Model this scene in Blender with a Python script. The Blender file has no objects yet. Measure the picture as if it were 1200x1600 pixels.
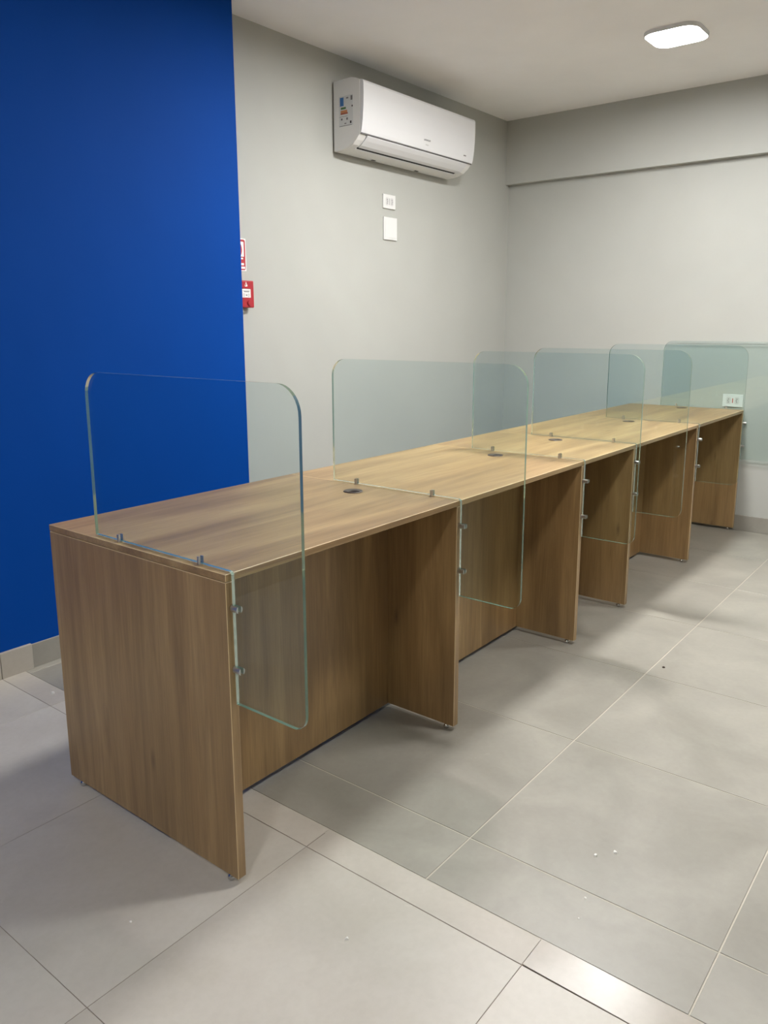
import bpy, bmesh, math, random
from mathutils import Vector
random.seed(7)
S = bpy.context.scene
COL = S.collection

# ------------------------------------------------------------------ camera
cd = bpy.data.cameras.new('camera')
cam = bpy.data.objects.new('camera', cd)
COL.objects.link(cam)
cam.location = (-1.0494, -1.2514, 1.2675)
cam.rotation_euler = (1.3700, 0.0037, -0.8994)
cd.sensor_fit = 'VERTICAL'
cd.sensor_height = 36.0
cd.sensor_width = 27.0
cd.lens = 1237.02 / 1600 * 36.0
cd.shift_x = 7.5 / 1600
cd.shift_y = -41.64 / 1600
cd.clip_start = 0.02
S.camera = cam

# ------------------------------------------------------------------ world, exposure
w = bpy.data.worlds.new('world')
S.world = w
w.use_nodes = True
w.node_tree.nodes['Background'].inputs[0].default_value = (0.5, 0.52, 0.55, 1)
w.node_tree.nodes['Background'].inputs[1].default_value = 0.05
vs = S.view_settings
vs.view_transform = 'Standard'
vs.look = 'None'
vs.gamma = 1
vs.use_curve_mapping = False
vs.exposure = 0.14

# lamp positions on the ceiling (x, y), label, strength
LAMP_SIZE = 0.262
LAMPS = [
    ((3.075, 0.205), 'glowing square LED ceiling light in view above the far desks', 76),
    ((2.10, 0.21), 'square LED ceiling light over the desk row, just above the top of the view', 300),
    ((1.30, -0.95), 'square LED ceiling light over the aisle in front of the second desk', 150),
    ((3.00, -1.20), 'square LED ceiling light over the aisle near the far wall', 125),
    ((-1.75, -1.00), 'square LED ceiling light over the beige floor behind the viewer', 118),
    ((-1.90, 0.50), 'square LED ceiling light over the beige floor beside the blue wall', 66),
]
LAMP_COLOR = (1.0, 0.992, 0.978, 1)

# ------------------------------------------------------------------ key dimensions (metres)
H = 0.75            # desk height
D = 0.705           # desk depth
WT = 0.017          # worktop thickness
PT = 0.024          # side panel thickness
GAP = 0.0175        # gap under panels
JX = [0.0, 0.8975, 1.7745, 2.3055, 3.183, 4.055]   # left faces of side panels
YM = 0.262          # front face of modesty panels
WALL_Y = 1.667
BLUE_Y = 1.520
BLUE_X = 1.4455
FAR_X = 4.090
BEAM_X = 4.040
CZ = 2.624
LEFT_X = -4.2
FRONT_Y = -4.4

# ------------------------------------------------------------------ helpers
def srgb(r, g, b):
    def f(c):
        c /= 255.0
        return c / 12.92 if c <= 0.04045 else ((c + 0.055) / 1.055) ** 2.4
    return (f(r), f(g), f(b), 1.0)

def lin(bm_fn, name, mat, parent=None, smooth=False):
    bm = bmesh.new()
    bm_fn(bm)
    return obj(name, bm, mat, parent, smooth)

def obj(name, bm, mat, parent=None, smooth=False, origin=None):
    """one bmesh -> one mesh object; origin shifts the local origin to that point"""
    if origin is not None:
        bmesh.ops.translate(bm, verts=bm.verts, vec=-Vector(origin))
    me = bpy.data.meshes.new(name)
    bmesh.ops.recalc_face_normals(bm, faces=bm.faces)
    bm.to_mesh(me)
    bm.free()
    for m in (mat if isinstance(mat, (list, tuple)) else [mat]):
        me.materials.append(m)
    if smooth:
        for p in me.polygons:
            p.use_smooth = True
    o = bpy.data.objects.new(name, me)
    COL.objects.link(o)
    if origin is not None:
        o.location = origin
    if parent is not None:
        o.parent = parent
    return o

def empty(name, loc):
    o = bpy.data.objects.new(name, None)
    o.empty_display_size = 0.05
    COL.objects.link(o)
    o.location = loc
    return o

def tag(o, label=None, cat=None, group=None, kind=None):
    if label: o['label'] = label
    if cat: o['category'] = cat
    if group: o['group'] = group
    if kind: o['kind'] = kind
    return o

def box(bm, x0, x1, y0, y1, z0, z1, bev=0.0, seg=1, mi=0, bm_i=-1):
    vs_ = [bm.verts.new((x, y, z)) for x in (x0, x1) for y in (y0, y1) for z in (z0, z1)]
    q = [(0, 1, 3, 2), (4, 6, 7, 5), (0, 4, 5, 1), (2, 3, 7, 6), (0, 2, 6, 4), (1, 5, 7, 3)]
    fs = [bm.faces.new([vs_[i] for i in f]) for f in q]
    for f in fs:
        f.material_index = mi
    if bev > 0:
        es = list({e for f in fs for e in f.edges})
        bmesh.ops.bevel(bm, geom=es, offset=bev, segments=seg, profile=0.5, affect='EDGES', material=bm_i)
    return fs

def prism(bm, pts, axis, a, b, mi_side=0, mi_cap=0):
    """polygon pts (u,v) extruded along axis from a to b. axis x:(y,z) y:(x,z) z:(x,y)"""
    def P(u, v, t):
        return {'x': (t, u, v), 'y': (u, t, v), 'z': (u, v, t)}[axis]
    A = [bm.verts.new(P(u, v, a)) for u, v in pts]
    B = [bm.verts.new(P(u, v, b)) for u, v in pts]
    c1 = bm.faces.new(A); c2 = bm.faces.new(B[::-1])
    c1.material_index = c2.material_index = mi_cap
    n = len(pts)
    for i in range(n):
        f = bm.faces.new((A[i], B[i], B[(i + 1) % n], A[(i + 1) % n]))
        f.material_index = mi_side
    return c1, c2

def circle(cx, cy, r, n=20, a0=0.0, a1=2 * math.pi, closed=True):
    m = n if closed else n - 1
    return [(cx + r * math.cos(a0 + (a1 - a0) * i / m), cy + r * math.sin(a0 + (a1 - a0) * i / m)) for i in range(n)]

def lathe(bm, prof, c, n=20):
    """profile (r,z) turned about the vertical axis through c"""
    rings = []
    for r, z in prof:
        rings.append([bm.verts.new((c[0] + r * math.cos(2 * math.pi * i / n), c[1] + r * math.sin(2 * math.pi * i / n), c[2] + z)) for i in range(n)] if r > 1e-6
                     else [bm.verts.new((c[0], c[1], c[2] + z))])
    for a, b in zip(rings, rings[1:]):
        for i in range(n):
            j = (i + 1) % n
            if len(a) == 1 and len(b) == 1: continue
            if len(a) == 1: bm.faces.new((a[0], b[j], b[i]))
            elif len(b) == 1: bm.faces.new((a[i], a[j], b[0]))
            else: bm.faces.new((a[i], a[j], b[j], b[i]))

def rrect(x0, x1, y0, y1, r, n=6):
    pts = []
    for cx, cy, s in ((x1 - r, y1 - r, 0), (x0 + r, y1 - r, 90), (x0 + r, y0 + r, 180), (x1 - r, y0 + r, 270)):
        for i in range(n + 1):
            a = math.radians(s + 90 * i / n)
            pts.append((cx + r * math.cos(a), cy + r * math.sin(a)))
    return pts

# ------------------------------------------------------------------ materials
def mat(name):
    m = bpy.data.materials.new(name)
    m.use_nodes = True
    nt = m.node_tree
    return m, nt, nt.nodes['Principled BSDF']

def plain(name, col, rough=0.5, metal=0.0, spec=0.5, bump=0.0, bscale=200.0):
    m, nt, b = mat(name)
    b.inputs['Base Color'].default_value = col
    b.inputs['Roughness'].default_value = rough
    b.inputs['Metallic'].default_value = metal
    b.inputs['Specular IOR Level'].default_value = spec
    if bump:
        tc = nt.nodes.new('ShaderNodeTexCoord')
        n = nt.nodes.new('ShaderNodeTexNoise'); n.inputs['Scale'].default_value = bscale; n.inputs['Detail'].default_value = 3
        bp = nt.nodes.new('ShaderNodeBump'); bp.inputs['Strength'].default_value = bump; bp.inputs['Distance'].default_value = 0.002
        nt.links.new(tc.outputs['Object'], n.inputs['Vector'])
        nt.links.new(n.outputs['Fac'], bp.inputs['Height'])
        nt.links.new(bp.outputs['Normal'], b.inputs['Normal'])
    return m

def mixrgb(nt, fac, a, b, mode='MIX'):
    n = nt.nodes.new('ShaderNodeMix'); n.data_type = 'RGBA'; n.blend_type = mode
    for s, v in ((n.inputs[0], fac), (n.inputs[6], a), (n.inputs[7], b)):
        if isinstance(v, bpy.types.NodeSocket): nt.links.new(v, s)
        else: s.default_value = v
    return n.outputs[2]

def ramp(nt, fac, stops):
    r = nt.nodes.new('ShaderNodeValToRGB')
    e = r.color_ramp.elements
    while len(e) < len(stops): e.new(0.5)
    for k, (p, c) in zip(e, stops):
        k.position = p; k.color = c
    nt.links.new(fac, r.inputs[0])
    return r.outputs[0]

def noise(nt, vec, scale, detail=3, rough=0.5, dist=0.0):
    n = nt.nodes.new('ShaderNodeTexNoise')
    n.inputs['Scale'].default_value = scale; n.inputs['Detail'].default_value = detail
    n.inputs['Roughness'].default_value = rough; n.inputs['Distortion'].default_value = dist
    nt.links.new(vec, n.inputs['Vector'])
    return n.outputs['Fac']

def mapping(nt, vec, scale):
    n = nt.nodes.new('ShaderNodeMapping')
    n.inputs['Scale'].default_value = scale
    nt.links.new(vec, n.inputs['Vector'])
    return n.outputs['Vector']

def wood(name, axis):
    """brown-grey oak laminate, grain running along one axis"""
    m, nt, b = mat(name)
    tc = nt.nodes.new('ShaderNodeTexCoord')
    oi = nt.nodes.new('ShaderNodeObjectInfo')
    mul = nt.nodes.new('ShaderNodeVectorMath'); mul.operation = 'SCALE'
    nt.links.new(oi.outputs['Random'], mul.inputs['Scale']); mul.inputs[0].default_value = (37.0, 53.0, 29.0)
    add = nt.nodes.new('ShaderNodeVectorMath'); add.operation = 'ADD'
    nt.links.new(tc.outputs['Object'], add.inputs[0]); nt.links.new(mul.outputs[0], add.inputs[1])
    v = add.outputs[0]
    def sc(al, ac):
        return {'x': (al, ac, ac), 'z': (ac, ac, al)}[axis]
    broad = noise(nt, mapping(nt, v, sc(0.7, 6.0)), 1.0, 4, 0.55, 1.3)
    mid = noise(nt, mapping(nt, v, sc(1.5, 26.0)), 1.0, 6, 0.65, 1.0)
    fine = noise(nt, mapping(nt, v, sc(7.0, 330.0)), 1.0, 3, 0.6)
    warm = noise(nt, mapping(nt, v, sc(0.8, 4.0)), 1.0, 2, 0.5)
    c = ramp(nt, broad, [(0.28, srgb(139, 110, 70)), (0.5, srgb(164, 133, 88)), (0.74, srgb(187, 157, 109))])
    c = mixrgb(nt, ramp(nt, mid, [(0.30, (0, 0, 0, 1)), (0.56, (1, 1, 1, 1))]), mixrgb(nt, 1.0, c, (0.72, 0.69, 0.66, 1), 'MULTIPLY'), c)
    c = mixrgb(nt, ramp(nt, fine, [(0.36, (1, 1, 1, 1)), (0.60, (0, 0, 0, 1))]), c, mixrgb(nt, 1.0, c, (0.84, 0.82, 0.80, 1), 'MULTIPLY'))
    c = mixrgb(nt, ramp(nt, warm, [(0.40, (0, 0, 0, 1)), (0.70, (0.6, 0.6, 0.6, 1))]), c, mixrgb(nt, 1.0, c, (1.03, 0.95, 0.88, 1), 'MULTIPLY'))
    # a few small dark knots and flecks
    vo = nt.nodes.new('ShaderNodeTexVoronoi'); vo.inputs['Scale'].default_value = 1.0
    nt.links.new(mapping(nt, v, sc(2.2, 7.5)), vo.inputs['Vector'])
    c = mixrgb(nt, ramp(nt, vo.outputs['Distance'], [(0.0, (0.75, 0.75, 0.75, 1)), (0.085, (0, 0, 0, 1))]), c, srgb(92, 66, 42))
    nt.links.new(c, b.inputs['Base Color'])
    b.inputs['Roughness'].default_value = 0.40
    b.inputs['Specular IOR Level'].default_value = 1.0
    bp = nt.nodes.new('ShaderNodeBump'); bp.inputs['Strength'].default_value = 0.08; bp.inputs['Distance'].default_value = 0.001
    nt.links.new(fine, bp.inputs['Height']); nt.links.new(bp.outputs['Normal'], b.inputs['Normal'])
    return m

def tile_mat(name, c0, c1, c2, rough):
    """porcelain tile: cloudy cement look, faint scuffs, each tile a little different"""
    m, nt, b = mat(name)
    tc = nt.nodes.new('ShaderNodeTexCoord')
    oi = nt.nodes.new('ShaderNodeObjectInfo')
    mul = nt.nodes.new('ShaderNodeVectorMath'); mul.operation = 'SCALE'
    nt.links.new(oi.outputs['Random'], mul.inputs['Scale']); mul.inputs[0].default_value = (17.0, 23.0, 9.0)
    add = nt.nodes.new('ShaderNodeVectorMath'); add.operation = 'ADD'
    nt.links.new(tc.outputs['Object'], add.inputs[0]); nt.links.new(mul.outputs[0], add.inputs[1])
    v = add.outputs[0]
    a = noise(nt, v, 4.0, 4, 0.55, 0.5)
    c = ramp(nt, a, [(0.3, c0), (0.5, c1), (0.72, c2)])
    f = noise(nt, v, 60.0, 4, 0.6)
    c = mixrgb(nt, ramp(nt, f, [(0.35, (0.5, 0.5, 0.5, 1)), (0.6, (0, 0, 0, 1))]), c, mixrgb(nt, 1.0, c, (0.93, 0.93, 0.92, 1), 'MULTIPLY'))
    sp = noise(nt, v, 26.0, 2, 0.5, 1.5)
    c = mixrgb(nt, ramp(nt, sp, [(0.72, (0, 0, 0, 1)), (0.80, (0.5, 0.5, 0.5, 1))]), c, c2)
    hv = nt.nodes.new('ShaderNodeHueSaturation')
    mr = nt.nodes.new('ShaderNodeMapRange'); mr.inputs['To Min'].default_value = 0.95; mr.inputs['To Max'].default_value = 1.05
    nt.links.new(oi.outputs['Random'], mr.inputs['Value']); nt.links.new(mr.outputs[0], hv.inputs['Value'])
    nt.links.new(c, hv.inputs['Color'])
    nt.links.new(hv.outputs[0], b.inputs['Base Color'])
    rr = nt.nodes.new('ShaderNodeMapRange'); rr.inputs['To Min'].default_value = rough - 0.06; rr.inputs['To Max'].default_value = rough + 0.08
    nt.links.new(a, rr.inputs['Value']); nt.links.new(rr.outputs[0], b.inputs['Roughness'])
    return m

def paint(name, col, rough=0.6, spec=0.3, var=0.03):
    """rolled wall paint with a fine orange-peel"""
    m, nt, b = mat(name)
    tc = nt.nodes.new('ShaderNodeTexCoord')
    n = noise(nt, tc.outputs['Object'], 2.2, 4, 0.5)
    lo = tuple(c * (1 - var) for c in col[:3]) + (1,)
    hi = tuple(min(1, c * (1 + var)) for c in col[:3]) + (1,)
    nt.links.new(ramp(nt, n, [(0.3, lo), (0.7, hi)]), b.inputs['Base Color'])
    b.inputs['Roughness'].default_value = rough
    b.inputs['Specular IOR Level'].default_value = spec
    bp = nt.nodes.new('ShaderNodeBump'); bp.inputs['Strength'].default_value = 0.10; bp.inputs['Distance'].default_value = 0.001
    nt.links.new(noise(nt, tc.outputs['Object'], 260.0, 3, 0.6), bp.inputs['Height'])
    nt.links.new(bp.outputs['Normal'], b.inputs['Normal'])
    return m

def glass_face(name):
    """thin clear float glass: a slight green tint plus the surface reflection"""
    m = bpy.data.materials.new(name); m.use_nodes = True
    nt = m.node_tree; nt.nodes.clear()
    out = nt.nodes.new('ShaderNodeOutputMaterial')
    tr = nt.nodes.new('ShaderNodeBsdfTransparent'); tr.inputs[0].default_value = (0.942, 0.978, 0.972, 1)
    gl = nt.nodes.new('ShaderNodeBsdfGlossy'); gl.inputs['Roughness'].default_value = 0.02; gl.inputs['Color'].default_value = (0.95, 1, 0.98, 1)
    fr = nt.nodes.new('ShaderNodeFresnel'); fr.inputs['IOR'].default_value = 1.5
    # the same reflectance from either side of the pane
    geo = nt.nodes.new('ShaderNodeNewGeometry')
    iv = nt.nodes.new('ShaderNodeMapRange'); iv.inputs['To Min'].default_value = 1.5; iv.inputs['To Max'].default_value = 1 / 1.5
    nt.links.new(geo.outputs['Backfacing'], iv.inputs['Value']); 
    lw = nt.nodes.new('ShaderNodeLayerWeight'); lw.inputs['Blend'].default_value = 0.5
    pw = nt.nodes.new('ShaderNodeMath'); pw.operation = 'POWER'; pw.inputs[1].default_value = 5.0
    nt.links.new(lw.outputs['Facing'], pw.inputs[0])
    sc = nt.nodes.new('ShaderNodeMath'); sc.operation = 'MULTIPLY_ADD'; sc.inputs[1].default_value = 0.96; sc.inputs[2].default_value = 0.04
    nt.links.new(pw.outputs[0], sc.inputs[0])
    nt.nodes.remove(fr); nt.nodes.remove(iv); nt.nodes.remove(geo)
    mx = nt.nodes.new('ShaderNodeMixShader')
    nt.links.new(sc.outputs[0], mx.inputs[0]); nt.links.new(tr.outputs[0], mx.inputs[1]); nt.links.new(gl.outputs[0], mx.inputs[2])
    nt.links.new(mx.outputs[0], out.inputs[0])
    return m

def glass_edge(name):
    """polished edge of the pane: deep green seen along the sheet, bright reflections"""
    m, nt, b = mat(name)
    b.inputs['Base Color'].default_value = srgb(128, 172, 154)
    b.inputs['Roughness'].default_value = 0.12
    b.inputs['IOR'].default_value = 1.5
    b.inputs['Transmission Weight'].default_value = 0.6
    b.inputs['Specular IOR Level'].default_value = 0.8
    return m

M = {}
M['wood_x'] = wood('oak laminate, grain along the row', 'x')
M['wood_z'] = wood('oak laminate, upright grain', 'z')
M['edge_band'] = plain('pale edge banding', srgb(222, 198, 156), 0.45)  # paler colour on the bevelled board edges only
M['tile_grey'] = tile_mat('grey porcelain tile', srgb(146, 142, 132), srgb(155, 151, 141), srgb(166, 162, 151), 0.36)
M['tile_beige'] = tile_mat('beige porcelain tile', srgb(190, 184, 173), srgb(197, 191, 181), srgb(203, 198, 188), 0.42)
M['tile_strip'] = tile_mat('beige threshold tile', srgb(184, 177, 166), srgb(193, 186, 175), srgb(202, 195, 184), 0.45)
M['tile_polish'] = tile_mat('polished threshold tile', srgb(176, 169, 159), srgb(184, 177, 167), srgb(192, 186, 176), 0.19)
M['tile_skirt'] = tile_mat('grey skirting tile', srgb(146, 142, 133), srgb(154, 150, 141), srgb(162, 158, 149), 0.5)
M['tile_skirt_b'] = tile_mat('beige skirting tile', srgb(172, 164, 152), srgb(178, 171, 159), srgb(185, 178, 167), 0.5)
M['grout_joint'] = plain('cement grout', srgb(196, 190, 176), 0.8, bump=0.4, bscale=400)
M['paint_grey'] = paint('grey wall paint', srgb(183, 184, 178))
M['paint_blue'] = paint('royal blue wall paint', srgb(0, 66, 152), rough=0.65, spec=0.10)
M['ceiling'] = paint('off-white ceiling paint', srgb(246, 245, 244), rough=0.8)
M['chrome'] = plain('satin chrome', srgb(214, 214, 212), 0.34, 1.0)
M['chrome_foot'] = plain('bright chrome', srgb(206, 206, 206), 0.16, 1.0)
M['plastic_white'] = plain('white plastic', srgb(226, 226, 224), 0.35)
M['plastic_ac'] = plain('white glossy plastic', srgb(226, 226, 227), 0.28)
M['plastic_ac_side'] = plain('white satin plastic', srgb(232, 231, 228), 0.4)
M['dark'] = plain('dark slot and gap shade', srgb(28, 26, 25), 0.7)
M['gap_grey'] = plain('grey seam', srgb(96, 94, 92), 0.7)
M['grommet'] = plain('dark brown plastic', srgb(74, 62, 58), 0.4)
M['socket'] = plain('grey socket inset', srgb(206, 205, 204), 0.45)
M['socket_pin'] = plain('socket hole', srgb(40, 38, 38), 0.8)
M['socket_red'] = plain('red socket centre', srgb(190, 80, 75), 0.5)
M['red'] = plain('red plastic', srgb(172, 44, 54), 0.35)
M['red_print'] = plain('red print', srgb(180, 50, 56), 0.5)
M['white_print'] = plain('white print', srgb(240, 238, 234), 0.5)
M['grey_print'] = plain('grey print', srgb(120, 118, 118), 0.6)
M['pale_print'] = plain('pale grey print', srgb(150, 149, 150), 0.6)
M['black_print'] = plain('black print', srgb(45, 43, 45), 0.6)
M['blue_print'] = plain('blue print', srgb(58, 112, 172), 0.5)
M['green_print'] = plain('green print', srgb(84, 122, 64), 0.5)
M['orange_print'] = plain('orange print', srgb(205, 138, 88), 0.5)
M['brown_print'] = plain('red-brown print', srgb(170, 92, 68), 0.5)
M['chip'] = plain('white plaster chip', srgb(240, 238, 232), 0.8)
M['chip_dark'] = plain('dark crumb', srgb(60, 45, 35), 0.8)
M['pane'] = glass_face('clear float glass')
M['pane_edge'] = glass_edge('polished glass edge')
mm, nt, b = mat('lit diffuser')
b.inputs['Base Color'].default_value = (0.9, 0.9, 0.9, 1)
b.inputs['Emission Color'].default_value = LAMP_COLOR
M['lamp'] = mm

# ------------------------------------------------------------------ floor: slab, then every tile its own piece
M['grout_dark'] = plain('dirty thin joint', srgb(140, 128, 116), 0.85)
def f_floor(bm):
    box(bm, 0.27, FAR_X + 0.1, FRONT_Y - 0.1, WALL_Y + 0.1, -0.12, -0.0013, mi=0)
    box(bm, LEFT_X - 0.1, 0.27, FRONT_Y - 0.1, WALL_Y + 0.1, -0.12, -0.0013, mi=1)
fl = lin(f_floor, 'floor', [M['grout_joint'], M['grout_dark']])
tag(fl, 'grey and beige porcelain tiled floor with a narrow threshold strip', kind='structure')
tile_cache = {}
def tile(x0, x1, y0, y1, mname, dz=0.0, name='tile', j=0.0012):
    x0 += j; x1 -= j; y0 += j; y1 -= j
    if x1 - x0 < 0.01 or y1 - y0 < 0.01: return
    key = (round(x1 - x0, 4), round(y1 - y0, 4), mname)
    if key not in tile_cache:
        bm = bmesh.new()
        box(bm, -(x1 - x0) / 2, (x1 - x0) / 2, -(y1 - y0) / 2, (y1 - y0) / 2, -0.0013, 0.0, 0.0006)
        me = bpy.data.meshes.new(name); bmesh.ops.recalc_face_normals(bm, faces=bm.faces); bm.to_mesh(me); bm.free()
        me.materials.append(M[mname]); tile_cache[key] = me
    o = bpy.data.objects.new(name, tile_cache[key]); COL.objects.link(o)
    o.location = ((x0 + x1) / 2, (y0 + y1) / 2, dz); o.parent = fl
    return o

def cuts(a, b, first, step):
    v = [a]; x = first
    while x - step > a: x -= step
    while x < b - 1e-4:
        if x > a + 1e-4: v.append(x)
        x += step
    v.append(b)
    return v
# grey zone
XS, XT = 0.2875, 0.2005
gx = cuts(XS, FAR_X, 0.480, 0.6035)
gy = cuts(FRONT_Y, WALL_Y, -0.322, 0.6)
for a, b_ in zip(gx, gx[1:]):
    for c, d in zip(gy, gy[1:]):
        if a < BLUE_X and c >= BLUE_Y: continue
        d2 = min(d, BLUE_Y) if (a < BLUE_X - 0.3) else d
        tile(a, b_, c, d2, 'tile_grey', j=0.0018)
# threshold strip and beige zone
by = cuts(FRONT_Y, BLUE_Y, -0.0215, 0.598)
for c, d in zip(by, by[1:]):
    o = tile(XT, XS, c, d, 'tile_polish' if abs(d + 0.6195) < 0.02 else 'tile_strip', j=0.0009)
    if abs(d + 0.6195) < 0.02: o.rotation_euler.x = 0.008      # tilt added to shift the lamp's reflection along the tile
bx = cuts(LEFT_X, XT, -0.400, 0.6005)
for a, b_ in zip(bx, bx[1:]):
    for c, d in zip(by, by[1:]):
        tile(a, b_, c, d, 'tile_beige', j=0.0006)

# ------------------------------------------------------------------ walls, ceiling, baseboards
def wall(name, args, m, label):
    return tag(lin(lambda bm: box(bm, *args), name, m), label, kind='structure')
wall('wall_left', (LEFT_X, BLUE_X, BLUE_Y, BLUE_Y + 0.35, 0, CZ), M['paint_blue'], 'royal blue painted wall that juts forward')
wall('wall_back', (BLUE_X, FAR_X + 0.1, WALL_Y, WALL_Y + 0.2, 0, CZ), M['paint_grey'], 'light grey wall that carries the air conditioner')
wr = wall('wall_right', (FAR_X, FAR_X + 0.2, FRONT_Y, WALL_Y, 0, CZ), M['paint_grey'], 'light grey wall at the far end of the desks')
bmn = lin(lambda bm: box(bm, BEAM_X, FAR_X, FRONT_Y, WALL_Y, 2.211, CZ), 'beam', M['paint_grey'], wr)
wall('wall_front', (LEFT_X, FAR_X + 0.2, FRONT_Y - 0.2, FRONT_Y, 0, CZ), M['paint_grey'], 'light grey wall behind the viewer')
wall('wall_rear', (LEFT_X - 0.2, LEFT_X, FRONT_Y, BLUE_Y + 0.35, 0, CZ), M['paint_grey'], 'light grey wall at the viewer end of the room')
tag(lin(lambda bm: box(bm, LEFT_X - 0.2, FAR_X + 0.2, FRONT_Y - 0.2, WALL_Y + 0.2, CZ, CZ + 0.1), 'ceiling', M['ceiling']), 'smooth off-white ceiling', kind='structure')

def skirting(name, label, pieces):
    e = tag(empty(name, (0, 0, 0)), label, kind='structure')
    for (x0, x1, y0, y1, h, m) in pieces:
        def f(bm): box(bm, x0, x1, y0, y1, 0.0, h, 0.0012)
        lin(f, 'skirting_tile', m, e)
    return e
P = []
for a, b_ in zip(bx, bx[1:]):
    P.append((a + .001, b_ - .001, BLUE_Y - 0.014, BLUE_Y, 0.098, M['tile_skirt_b']))
P.append((XT + .001, 0.322, BLUE_Y - 0.014, BLUE_Y, 0.098, M['tile_skirt_b']))
sx = cuts(0.324, BLUE_X, 0.48, 0.6035)
sx = [0.324] + [v for v in sx if v > 0.6]
for a, b_ in zip(sx, sx[1:]):
    P.append((a, b_ - .001, BLUE_Y - 0.007, BLUE_Y, 0.093, M['tile_skirt']))
skirting('baseboard_left', 'skirting tiles along the blue wall', P)
sx = cuts(BLUE_X, FAR_X, 1.0835, 0.6035)
skirting('baseboard_back', 'grey skirting tiles along the air conditioner wall', [(a + .001, b_ - .001, WALL_Y - 0.009, WALL_Y, 0.098, M['tile_skirt']) for a, b_ in zip(sx, sx[1:])])
skirting('baseboard_right', 'grey skirting tiles along the far wall', [(FAR_X - 0.009, FAR_X, c + .001, min(d, WALL_Y - 0.01) - .001, 0.098, M['tile_skirt']) for c, d in zip(gy, gy[1:])])

# ------------------------------------------------------------------ desks
DESK = ['wood laminate desk nearest the viewer, first of the row, with an end panel',
        'wood laminate desk second in the row, between the second and third glass screens',
        'narrowest wood laminate desk, third in the row, about half as wide as the others',
        'wood laminate desk fourth in the row, just past the narrow one',
        'wood laminate desk last in the row, against the far grey wall']
GX = [0.815, 1.697, 2.232, 3.105, 3.975]
for i in range(5):
    xo = JX[i]
    e = tag(empty('desk', (xo, 0, 0)), DESK[i], 'desk', 'desks joined in one row')
    xa = 0.0 if i == 0 else JX[i] + PT / 2 + 0.0006
    xb = JX[i + 1] + PT if i == 4 else JX[i + 1] + PT / 2 - 0.0006
    top = lin(lambda bm: box(bm, xa - xo, xb - xo, 0, D, H - WT, H, 0.0011, 1, 0, 1), 'worktop', [M['wood_x'], M['edge_band']], e)
    if i == 0:
        lin(lambda bm: box(bm, 0, PT, 0.0008, D - 0.0008, GAP, H - WT - 0.0016, 0.0011, 1, 0, 1), 'side_panel', [M['wood_z'], M['edge_band']], e)
    x1 = JX[i + 1] - xo
    lin(lambda bm: box(bm, x1, x1 + PT, 0.0008, D - 0.0008, GAP, H - WT - 0.0016, 0.0011, 1, 0, 1), 'side_panel', [M['wood_z'], M['edge_band']], e)
    lin(lambda bm: box(bm, PT + 0.0005, x1 - 0.0005, YM, YM + 0.018, GAP, H - WT - 0.0005, 0.001), 'modesty_panel', M['wood_z'], e)
    feet = [(x1 + 0.009, 0.034), (x1 + PT / 2, D - 0.05)] + ([(0.0085, 0.034), (0.0085, D - 0.05)] if i == 0 else [])
    for fx, fy in feet:
        bm = bmesh.new()
        lathe(bm, [(0, 0), (0.0055, 0.0), (0.0090, 0.003), (0.0102, 0.0075), (0.0090, 0.0122), (0.006, 0.0150), (0.0045, GAP), (0, GAP)], (fx, fy, 0), 18)
        obj('leveling_foot', bm, M['chrome_foot'], e, True)
    # cable grommet: ring, cap and the slot for the cables
    gxl = GX[i] - xo; gyl = 0.338; r = 0.031
    bm = bmesh.new()
    lathe(bm, [(0.0, H - 0.0), (r, H), (r, H + 0.0012), (r - 0.002, H + 0.003), (r - 0.0045, H + 0.003), (r - 0.005, H + 0.0008), (0, H + 0.0008)], (gxl, gyl, 0), 32)
    g = obj('grommet', bm, M['grommet'], e)
    ang = math.radians(232)     # slot faces the sitter
    def seg(bm):
        # cap with one side cut away
        pts = circle(gxl, gyl, r - 0.0052, 30, ang + 0.75, ang + 2 * math.pi - 0.75, closed=False)
        c0 = (gxl + 0.009 * math.cos(ang + 0.75), gyl + 0.009 * math.sin(ang + 0.75))
        c1 = (gxl + 0.009 * math.cos(ang - 0.75), gyl + 0.009 * math.sin(ang - 0.75))
        prism(bm, pts + [c1, c0], 'z', H + 0.0009, H + 0.0034)
    lin(seg, 'grommet_cap', M['grommet'], g)
    def slot(bm):
        prism(bm, circle(gxl, gyl, r - 0.0058, 12, ang - 0.72, ang + 0.72, closed=False) + [(gxl + 0.010 * math.cos(ang), gyl + 0.010 * math.sin(ang))], 'z', H + 0.0008, H + 0.0013)
    lin(slot, 'cable_slot', M['dark'], g)

# ------------------------------------------------------------------ glass screens with their clamps
def arc(cx, cz, r, a0, a1, n=9):
    return [(cx + r * math.cos(math.radians(a0 + (a1 - a0) * k / n)), cz + r * math.sin(math.radians(a0 + (a1 - a0) * k / n))) for k in range(n + 1)]
YB, YF, ZT, ZB = 0.503, -0.214, 1.158, 0.451
outline = []
outline += arc(YB - 0.055, ZT - 0.055, 0.055, 0, 90)            # upper rear corner
outline += arc(YF + 0.06, ZT - 0.06, 0.06, 90, 180)             # upper front corner
outline += arc(YF + 0.035, ZB + 0.035, 0.035, 180, 270, 7)      # lower front corner
outline += [(-0.0045, ZB), (-0.0045, H - 0.002)]
outline += arc(0.004, H + 0.004 - 0.0085, 0.0085, 180, 90, 4)[1:]
outline += [(YB, H + 0.004)]
GT = 0.008
def make_pane():
    bm = bmesh.new()
    prism(bm, outline, 'x', -GT / 2, GT / 2, mi_side=1, mi_cap=0)
    return bm
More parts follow.
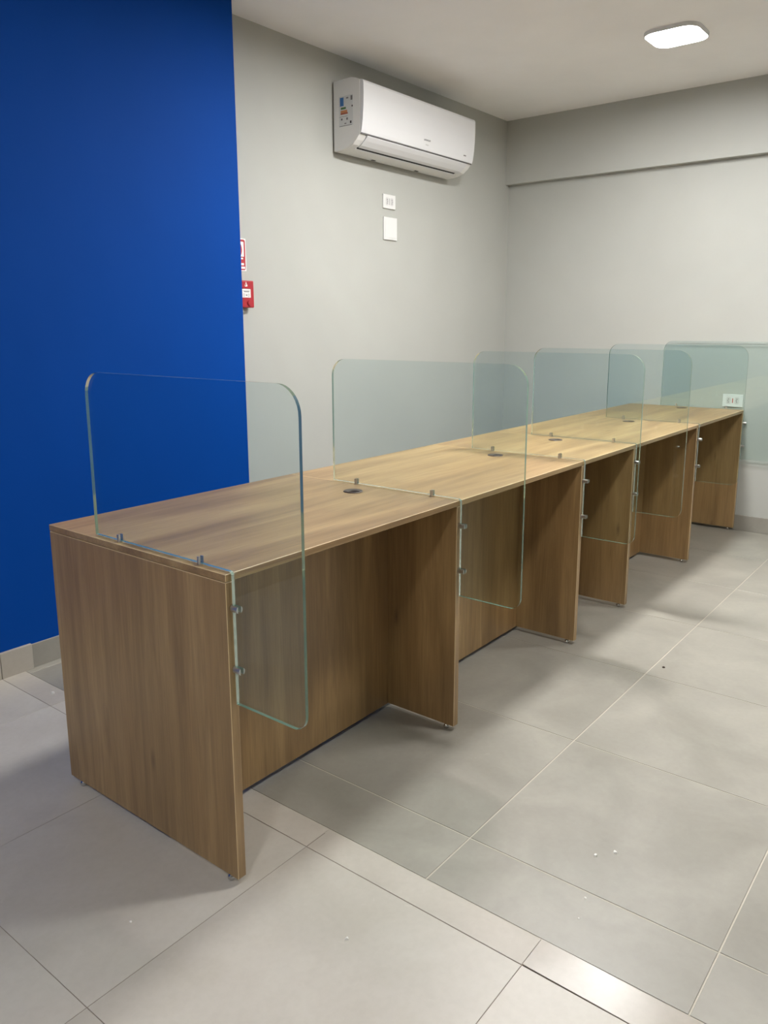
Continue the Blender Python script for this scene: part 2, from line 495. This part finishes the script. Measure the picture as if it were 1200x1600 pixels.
def jaw(bm, r, t, a, b, axis, cy):
    """two half-round jaws either side of the pane"""
    g = t / 2 + 0.0003
    th = math.acos(g / r)
    for s in (1, -1):
        pts = circle(0, 0, r, 12, -th, th, closed=False)
        if axis == 'z': prism(bm, [(s * u, v + cy) for u, v in pts], 'z', a, b)
        else: prism(bm, [(s * u, v + cy) for u, v in pts], 'y', a, b)
pane_me = clampA = None
SCREEN = ['clear glass screen nearest the viewer, in front of the blue wall',
          'clear glass screen second from the viewer, on the first desk joint',
          'clear glass screen third from the viewer, on the near side of the narrow desk',
          'clear glass screen fourth from the viewer, on the far side of the narrow desk',
          'clear glass screen fifth from the viewer, last but one in the row',
          'clear glass screen right against the far grey wall']
protos = {}
for i in range(6):
    gxp = 0.0165 if i == 0 else JX[i] + (0.0135 if i < 5 else 0.012)
    e = tag(empty('glass_screen', (gxp, 0, 0)), SCREEN[i], 'glass screen', 'glass divider screens on the desks')
    if not protos:
        o = obj('pane', make_pane(), [M['pane'], M['pane_edge']], e)
        protos['pane'] = o.data
    else:
        o = bpy.data.objects.new('pane', protos['pane']); COL.objects.link(o); o.parent = e
    for kind, pos in (('t', 0.404), ('t', 0.101), ('f', 0.672), ('f', 0.531)):
        key = (kind, pos)
        if key not in protos:
            bm = bmesh.new()
            if kind == 't':
                prism(bm, circle(0, pos, 0.0072, 20), 'z', H + 0.0002, H + 0.0036)
                jaw(bm, 0.0072, GT, H + 0.0036, H + 0.019, 'z', pos)
                prism(bm, circle(0, pos, 0.003, 10), 'z', H + 0.0, H + 0.0036)
            else:
                prism(bm, circle(0, pos, 0.0085, 20), 'y', -0.0040, -0.0)
                jaw(bm, 0.0085, GT, -0.022, -0.0040, 'y', pos)
            c = obj('clamp', bm, M['chrome'], e)
            protos[key] = c.data
        else:
            c = bpy.data.objects.new('clamp', protos[key]); COL.objects.link(c); c.parent = e

# ------------------------------------------------------------------ air conditioner
ac = tag(empty('air_conditioner', (2.238, WALL_Y, 2.145)), 'white split air conditioner with an energy sticker, high on the grey wall', 'air conditioner')
def acp(name, m, fn, parent=ac, smooth=False):
    bm = bmesh.new(); fn(bm)
    bmesh.ops.translate(bm, verts=bm.verts, vec=(-2.238, -WALL_Y, -2.145))
    if parent is not ac: pass
    return obj(name, bm, m, parent, smooth)
AX0, AX1 = 2.238, 3.292
acp('back_plate', M['dark'], lambda bm: box(bm, AX0 + 0.02, AX1 - 0.02, WALL_Y - 0.012, WALL_Y, 2.17, 2.46))  # plate coloured near black to paint the shadow strip behind the body
body = [(1.657, 2.484), (1.540, 2.487), (1.510, 2.480), (1.478, 2.466), (1.478, 2.216), (1.490, 2.205), (1.505, 2.188), (1.530, 2.168),
        (1.562, 2.156), (1.600, 2.150), (1.640, 2.146), (1.657, 2.148)]
def f_body(bm):
    prism(bm, body, 'x', AX0, AX1)
    bmesh.ops.bevel(bm, geom=[e_ for e_ in bm.edges if abs(e_.verts[0].co.x - e_.verts[1].co.x) < 1e-6], offset=0.003, segments=2, affect='EDGES')
acp('body', M['plastic_ac_side'], f_body)
front = [(1.477, 2.468), (1.462, 2.463), (1.456, 2.452), (1.455, 2.40), (1.457, 2.34), (1.462, 2.28), (1.469, 2.235), (1.474, 2.219), (1.477, 2.219)]
fp = acp('front_panel', M['plastic_ac'], lambda bm: prism(bm, front, 'x', AX0 + 0.001, AX1 - 0.001))
acp('panel_seam', M['gap_grey'], lambda bm: box(bm, AX0 + 0.004, AX1 - 0.004, 1.4765, 1.4800, 2.212, 2.2185))
lou = [(1.4770, 2.2105), (1.4790, 2.2105), (1.4960, 2.1935), (1.5210, 2.1725), (1.5390, 2.1635), (1.5380, 2.1610), (1.5190, 2.1690), (1.4940, 2.1890), (1.4765, 2.2070)]
acp('louver', M['plastic_ac'], lambda bm: prism(bm, lou, 'x', AX0 + 0.055, AX1 - 0.055))
acp('outlet_slot', M['dark'], lambda bm: prism(bm, [(1.540, 2.1660), (1.5395, 2.1612), (1.551, 2.1568), (1.553, 2.1610)], 'x', AX0 + 0.055, AX1 - 0.085))
acp('lower_lip', M['plastic_ac'], lambda bm: prism(bm, [(1.551, 2.1600), (1.5505, 2.1560), (1.559, 2.1535), (1.561, 2.1580)], 'x', AX0 + 0.050, AX1 - 0.080))
for xx in (2.52, 2.92):
    acp('fixing_clip', M['gap_grey'], lambda bm: box(bm, xx, xx + 0.03, 1.628, 1.640, 2.1445, 2.1475))
# sticker on the left cheek:  (px,py) on the cheek -> (y,z)
def ck(px, py): return 1.667 - (px - 518) * 0.00424, 2.4855 - (py - 127) * 0.00304
def sticker(name, m, x0, y0, x1, y1, t, parent):
    a = ck(x0, y0); b2 = ck(x1, y1)
    return acp(name, m, lambda bm: box(bm, AX0 - t, AX0 + 0.0002, b2[0], a[0], b2[1], a[1]), parent)
M['sticker'] = plain('pale grey sticker', srgb(214, 215, 214), 0.45)
st = sticker('energy_label', M['sticker'], 529.5, 153.5, 551.5, 201, 0.0004, ac)
for args in (('blue_field', M['blue_print'], 531.2, 155.5, 537, 169), ('green_bar', M['green_print'], 532.5, 171, 540.5, 174.2),
             ('orange_bar', M['orange_print'], 532.2, 175.8, 542.5, 179.5), ('red_bar', M['brown_print'], 532, 179.6, 543.4, 182.2),
             ('printed_mark', M['black_print'], 549.5, 170, 551.2, 172.6), ('printed_mark', M['grey_print'], 541, 156.5, 544.5, 158.5),
             ('printed_mark', M['grey_print'], 548, 155, 551, 162), ('printed_mark', M['grey_print'], 532.5, 188, 535, 191),
             ('printed_mark', M['grey_print'], 541, 188, 543.5, 191.5), ('printed_mark', M['black_print'], 546.8, 194, 549, 198),
             ('printed_rule', M['grey_print'], 530.0, 199.8, 549.5, 200.6), ('printed_rule', M['grey_print'], 530.5, 185.2, 543, 185.8),
             ('printed_mark', M['grey_print'], 538, 196, 541, 197.6)):
    sticker(*args, 0.0007, st)
# illegible grey maker's lettering on the front
def front_y(z):
    for (y0, z0), (y1, z1) in zip(front[2:], front[3:]):
        if z1 <= z <= z0: return y0 + (y1 - y0) * (z0 - z) / (z0 - z1)
    return 1.47
def mark(x, z, wd, h, m):
    yf = front_y(z)
    acp('maker_mark', m, lambda bm: box(bm, x, x + wd, yf - 0.0009, yf + 0.002, z - h / 2, z + h / 2), fp)
for k, (dx, wd) in enumerate(((0, .011), (.013, .007), (.022, .009), (.033, .006), (.041, .010), (.053, .007))):
    mark(2.775 + dx, 2.270 + (0.0015 if k % 2 else 0), wd, 0.008, M['pale_print'])
for dx, wd in ((0, .008), (.010, .006), (.018, .009)):
    mark(2.795 + dx, 2.247, wd, 0.006, M['socket'])
mark(3.185, 2.250, 0.013, 0.006, M['grey_print']); mark(3.200, 2.250, 0.010, 0.006, M['grey_print'])

# ------------------------------------------------------------------ wall plates
def plate_y(name, label, x0, x1, z0, z1, sockets):
    e = tag(empty(name, ((x0 + x1) / 2, WALL_Y, z0)), label, 'wall plate' if not sockets else 'socket')
    cx = (x0 + x1) / 2
    def L(n, m, fn, p=e, sm=False):
        bm = bmesh.new(); fn(bm); bmesh.ops.translate(bm, verts=bm.verts, vec=(-cx, -WALL_Y, -z0)); return obj(n, bm, m, p, sm)
    pl = L('cover', M['plastic_white'], lambda bm: box(bm, x0, x1, WALL_Y - 0.009, WALL_Y, z0, z1, 0.002, 2))
    if not sockets:
        L('inner_frame', M['plastic_white'], lambda bm: box(bm, x0 + .012, x1 - .012, WALL_Y - 0.0105, WALL_Y - 0.0085, z0 + .012, z1 - .012, 0.0008), pl)
    zc = (z0 + z1) / 2
    for k in range(sockets):
        sx_ = cx + (-0.022 if k == 0 else 0.022)
        s = L('socket', M['socket'], lambda bm: prism(bm, rrect(sx_ - .0125, sx_ + .0125, zc - .021, zc + .021, .009), 'y', WALL_Y - 0.0098, WALL_Y - 0.0085))
        for dz in (-0.0095, 0, 0.0095):
            L('pin_hole', M['socket_pin'], lambda bm: prism(bm, circle(sx_ + (0.003 if dz == 0 else 0), zc + dz, 0.0026, 10), 'y', WALL_Y - 0.0101, WALL_Y - 0.0095), s)
    if sockets:
        L('divider', M['grey_print'], lambda bm: box(bm, cx - .0015, cx + .0015, WALL_Y - 0.0096, WALL_Y - 0.0085, zc - .018, zc + .018))
    return e
plate_y('wall_socket', 'white double wall socket below the air conditioner', 2.655, 2.768, 1.914, 1.991, 2)
plate_y('blank_plate', 'blank square white wall plate under the double socket', 2.660, 2.783, 1.743, 1.868, 0)

# socket on the far wall
y0, y1, z0, z1 = 0.012, 0.131, 0.764, 0.840
e = tag(empty('wall_socket', (FAR_X, (y0 + y1) / 2, z0)), 'white double wall socket with a red mark, behind the last glass screen', 'socket')
yc = (y0 + y1) / 2; zc = (z0 + z1) / 2
def L2(n, m, fn, p=e):
    bm = bmesh.new(); fn(bm); bmesh.ops.translate(bm, verts=bm.verts, vec=(-FAR_X, -yc, -z0)); return obj(n, bm, m, p)
L2('cover', M['plastic_white'], lambda bm: box(bm, FAR_X - 0.008, FAR_X, y0, y1, z0, z1, 0.002, 2))
for s_ in (-0.024, 0.024):
    s = L2('socket', M['socket'], lambda bm: prism(bm, rrect(yc + s_ - .013, yc + s_ + .013, zc - .021, zc + .021, .009), 'x', FAR_X - 0.0088, FAR_X - 0.0075))
    for dz in (-0.0095, 0, 0.0095):
        L2('pin_hole', M['socket_pin'], lambda bm: prism(bm, circle(yc + s_ + (0.003 if dz == 0 else 0), zc + dz, 0.0028, 10), 'x', FAR_X - 0.0091, FAR_X - 0.0085), s)
L2('divider', M['socket_red'], lambda bm: box(bm, FAR_X - 0.0088, FAR_X - 0.0075, yc - .003, yc + .003, zc - .014, zc + .014))

# ------------------------------------------------------------------ fire alarm sign and call point, half behind the blue corner
sg = tag(empty('fire_sign', (1.532, WALL_Y, 1.516)), 'white-bordered red safety sign on the grey wall, above the red call point', 'sign')
def L3(n, m, fn, p, o):
    bm = bmesh.new(); fn(bm); bmesh.ops.translate(bm, verts=bm.verts, vec=(-o[0], -o[1], -o[2])); return obj(n, bm, m, p)
so = (1.532, WALL_Y, 1.516)
bd = L3('board', M['white_print'], lambda bm: box(bm, 1.457, 1.6075, WALL_Y - 0.003, WALL_Y, 1.516, 1.665, 0.0005), sg, so)
L3('red_field', M['red_print'], lambda bm: prism(bm, rrect(1.462, 1.6025, 1.521, 1.660, 0.010), 'y', WALL_Y - 0.0034, WALL_Y - 0.0028), sg, so)
L3('white_window', M['white_print'], lambda bm: prism(bm, rrect(1.472, 1.5935, 1.582, 1.650, 0.003), 'y', WALL_Y - 0.0038, WALL_Y - 0.0032), sg, so)
L3('bell_symbol', M['red_print'], lambda bm: prism(bm, circle(1.533, 1.614, 0.049, 32), 'y', WALL_Y - 0.0042, WALL_Y - 0.0036) and None, sg, so)
for (a, b2, c, d) in ((1.548, 1.5875, 1.570, 1.577), (1.490, 1.540, 1.570, 1.577), (1.552, 1.592, 1.543, 1.553), (1.490, 1.545, 1.543, 1.553), (1.560, 1.5985, 1.527, 1.537), (1.490, 1.553, 1.527, 1.537)):
    L3('printed_line', M['white_print'], lambda bm: box(bm, a, b2, WALL_Y - 0.0038, WALL_Y - 0.0032, c, d), sg, so)

cp = tag(empty('call_point', (1.566, WALL_Y, 1.346)), 'red fire alarm call point with a white press panel, beside the blue wall edge', 'fire alarm')
co = (1.566, WALL_Y, 1.346)
YC = WALL_Y - 0.037
L3('back_box', M['red'], lambda bm: box(bm, 1.521, 1.615, WALL_Y - 0.022, WALL_Y, 1.351, 1.467, 0.003, 2), cp, co)
fc = L3('front_cover', M['red'], lambda bm: box(bm, 1.516, 1.6195, YC, WALL_Y - 0.021, 1.3465, 1.4715, 0.005, 3), cp, co)
L3('press_panel', M['white_print'], lambda bm: box(bm, 1.542, 1.597, YC - 0.0012, YC + 0.001, 1.393, 1.433, 0.0008), cp, co)
for (a, b2, c, d) in ((1.547, 1.592, 1.424, 1.4255), (1.553, 1.587, 1.4185, 1.422)):
    L3('printed_line', M['grey_print'], lambda bm: box(bm, a, b2, YC - 0.0016, YC - 0.001, c, d), cp, co)
L3('press_dot', M['black_print'], lambda bm: prism(bm, [(1.5655, 1.4045), (1.5695, 1.4085), (1.5735, 1.4045), (1.5695, 1.4005)], 'y', YC - 0.0016, YC - 0.001), cp, co)
for xx in (1.5535, 1.5835):
    pts_o = rrect(xx - 0.005, xx + 0.005, 1.398, 1.411, 0.004)
    def ring(bm):
        n = len(pts_o); pi = rrect(xx - 0.0038, xx + 0.0038, 1.3992, 1.4098, 0.003)
        A = [bm.verts.new((u, YC - 0.0016, v)) for u, v in pts_o]; B = [bm.verts.new((u, YC - 0.0016, v)) for u, v in pi]
        for k in range(n): bm.faces.new((A[k], A[(k + 1) % n], B[(k + 1) % n], B[k]))
        r_ = bmesh.ops.extrude_face_region(bm, geom=bm.faces[:])
        bmesh.ops.translate(bm, verts=[v for v in r_['geom'] if isinstance(v, bmesh.types.BMVert)], vec=(0, 0.0006, 0))
    L3('hand_symbol', M['grey_print'], ring, cp, co)
# flame symbol: drop outline with a solid core
L3('flame_symbol', M['white_print'], lambda bm: prism(bm, [(1.5625, 1.4440), (1.5765, 1.4440), (1.5785, 1.4490), (1.5740, 1.4560), (1.5695, 1.4665), (1.5655, 1.4560), (1.5610, 1.4490)], 'y', YC - 0.0006, YC + 0.001), cp, co)
L3('flame_core', M['red'], lambda bm: prism(bm, [(1.5645, 1.4460), (1.5665, 1.4460), (1.5700, 1.4530), (1.5690, 1.4610), (1.5670, 1.4550), (1.5635, 1.4500)], 'y', YC - 0.0010, YC + 0.001), cp, co)
L3('shade_rib', M['red'], lambda bm: box(bm, 1.545, 1.594, YC - 0.003, YC + 0.001, 1.4345, 1.4385, 0.001), cp, co)
bm = bmesh.new()
prism(bm, circle(1.589, 1.369, 0.016, 24), 'y', YC - 0.006, YC + 0.002)
bmesh.ops.bevel(bm, geom=[e_ for e_ in bm.edges if abs(e_.verts[0].co.y - e_.verts[1].co.y) < 1e-6 and e_.verts[0].co.y < YC - 0.005], offset=0.003, segments=3, affect='EDGES')
bmesh.ops.translate(bm, verts=bm.verts, vec=(-co[0], -co[1], -co[2])); obj('key_knob', bm, M['red'], cp)
M['conduit'] = plain('grey conduit', srgb(176, 176, 172), 0.5)
bm = bmesh.new(); prism(bm, circle(1.560, WALL_Y - 0.011, 0.010, 16), 'z', 1.318, 1.352)
bmesh.ops.translate(bm, verts=bm.verts, vec=(-co[0], -co[1], -co[2])); obj('cable_gland', bm, M['conduit'], cp, True)

# ------------------------------------------------------------------ ceiling lights
for (lx, ly), lab, strg in LAMPS:
    e = tag(empty('ceiling_light', (lx, ly, CZ)), lab, 'ceiling light', 'square LED ceiling lights')
    hs = LAMP_SIZE / 2
    def f_h(bm):
        # square frame standing proud of the ceiling, open below
        o_ = rrect(-hs, hs, -hs, hs, 0.07); i_ = rrect(-hs + .006, hs - .006, -hs + .006, hs - .006, 0.064)
        n = len(o_)
        for pa, za, pb, zb in ((o_, 0.0, o_, -0.018), (o_, -0.018, i_, -0.018), (i_, -0.018, i_, -0.004), (i_, -0.004, i_, 0.0), (i_, 0.0, o_, 0.0)):
            A = [bm.verts.new((u, v, za)) for u, v in pa]; B = [bm.verts.new((u, v, zb)) for u, v in pb]
            for k in range(n):
                bm.faces.new((A[k], A[(k + 1) % n], B[(k + 1) % n], B[k]))
        bmesh.ops.remove_doubles(bm, verts=bm.verts, dist=1e-6)
    lin(f_h, 'frame', M['plastic_white'], e)
    m = M['lamp'].copy(); m.node_tree.nodes['Principled BSDF'].inputs['Emission Strength'].default_value = strg
    def f_d(bm):
        prism(bm, rrect(-hs + .0065, hs - .0065, -hs + .0065, hs - .0065, 0.0635), 'z', -0.0115, -0.004)
    lin(f_d, 'diffuser', m, e)

# ------------------------------------------------------------------ crumbs of plaster on the floor
CHIPS = [((0.035, -0.297), 0.0065, 'chip', 'white plaster crumb alone on the beige floor beside the threshold strip'),
         ((0.610, -0.598), 0.007, 'chip', 'flat pale plaster crumb on the large grey tile, left of a whiter one'),
         ((0.651, -0.631), 0.007, 'chip', 'bright white plaster crumb on the large grey tile, right of a paler one'),
         ((0.257, 1.257), 0.009, 'chip', 'white plaster crumb on the beige floor near the blue wall'),
         ((-0.219, 0.102), 0.004, 'chip', 'tiny white crumb on the shaded floor before the desk end panel'),
         ((0.458, -0.640), 0.004, 'chip', 'tiny white crumb in the joint of the large grey tile'),
         ((0.390, -0.655), 0.003, 'chip', 'tiniest white crumb on the cut grey tile next to the threshold strip'),
         ((1.787, -0.357), 0.007, 'chip_dark', 'small dark crumb on the grey tiles beside the long pale grout line')]
for (cx, cy), r, m, lab in CHIPS:
    bm = bmesh.new()
    for k in range(9):
        a = 2 * math.pi * k / 9 + random.uniform(-.25, .25); rr_ = r * random.uniform(0.55, 1.0)
        bm.verts.new((rr_ * math.cos(a), rr_ * math.sin(a), 0.0))
        bm.verts.new((rr_ * 0.7 * math.cos(a), rr_ * 0.7 * math.sin(a), r * random.uniform(0.3, 0.7)))
    res = bmesh.ops.convex_hull(bm, input=bm.verts[:])
    bmesh.ops.delete(bm, geom=[v for v in bm.verts if not v.link_faces], context='VERTS')
    o = obj('plaster_crumb' if m == 'chip' else 'dark_crumb', bm, M[m])
    o.location = (cx, cy, 0.0)
    tag(o, lab, 'crumb', 'crumbs on the floor')
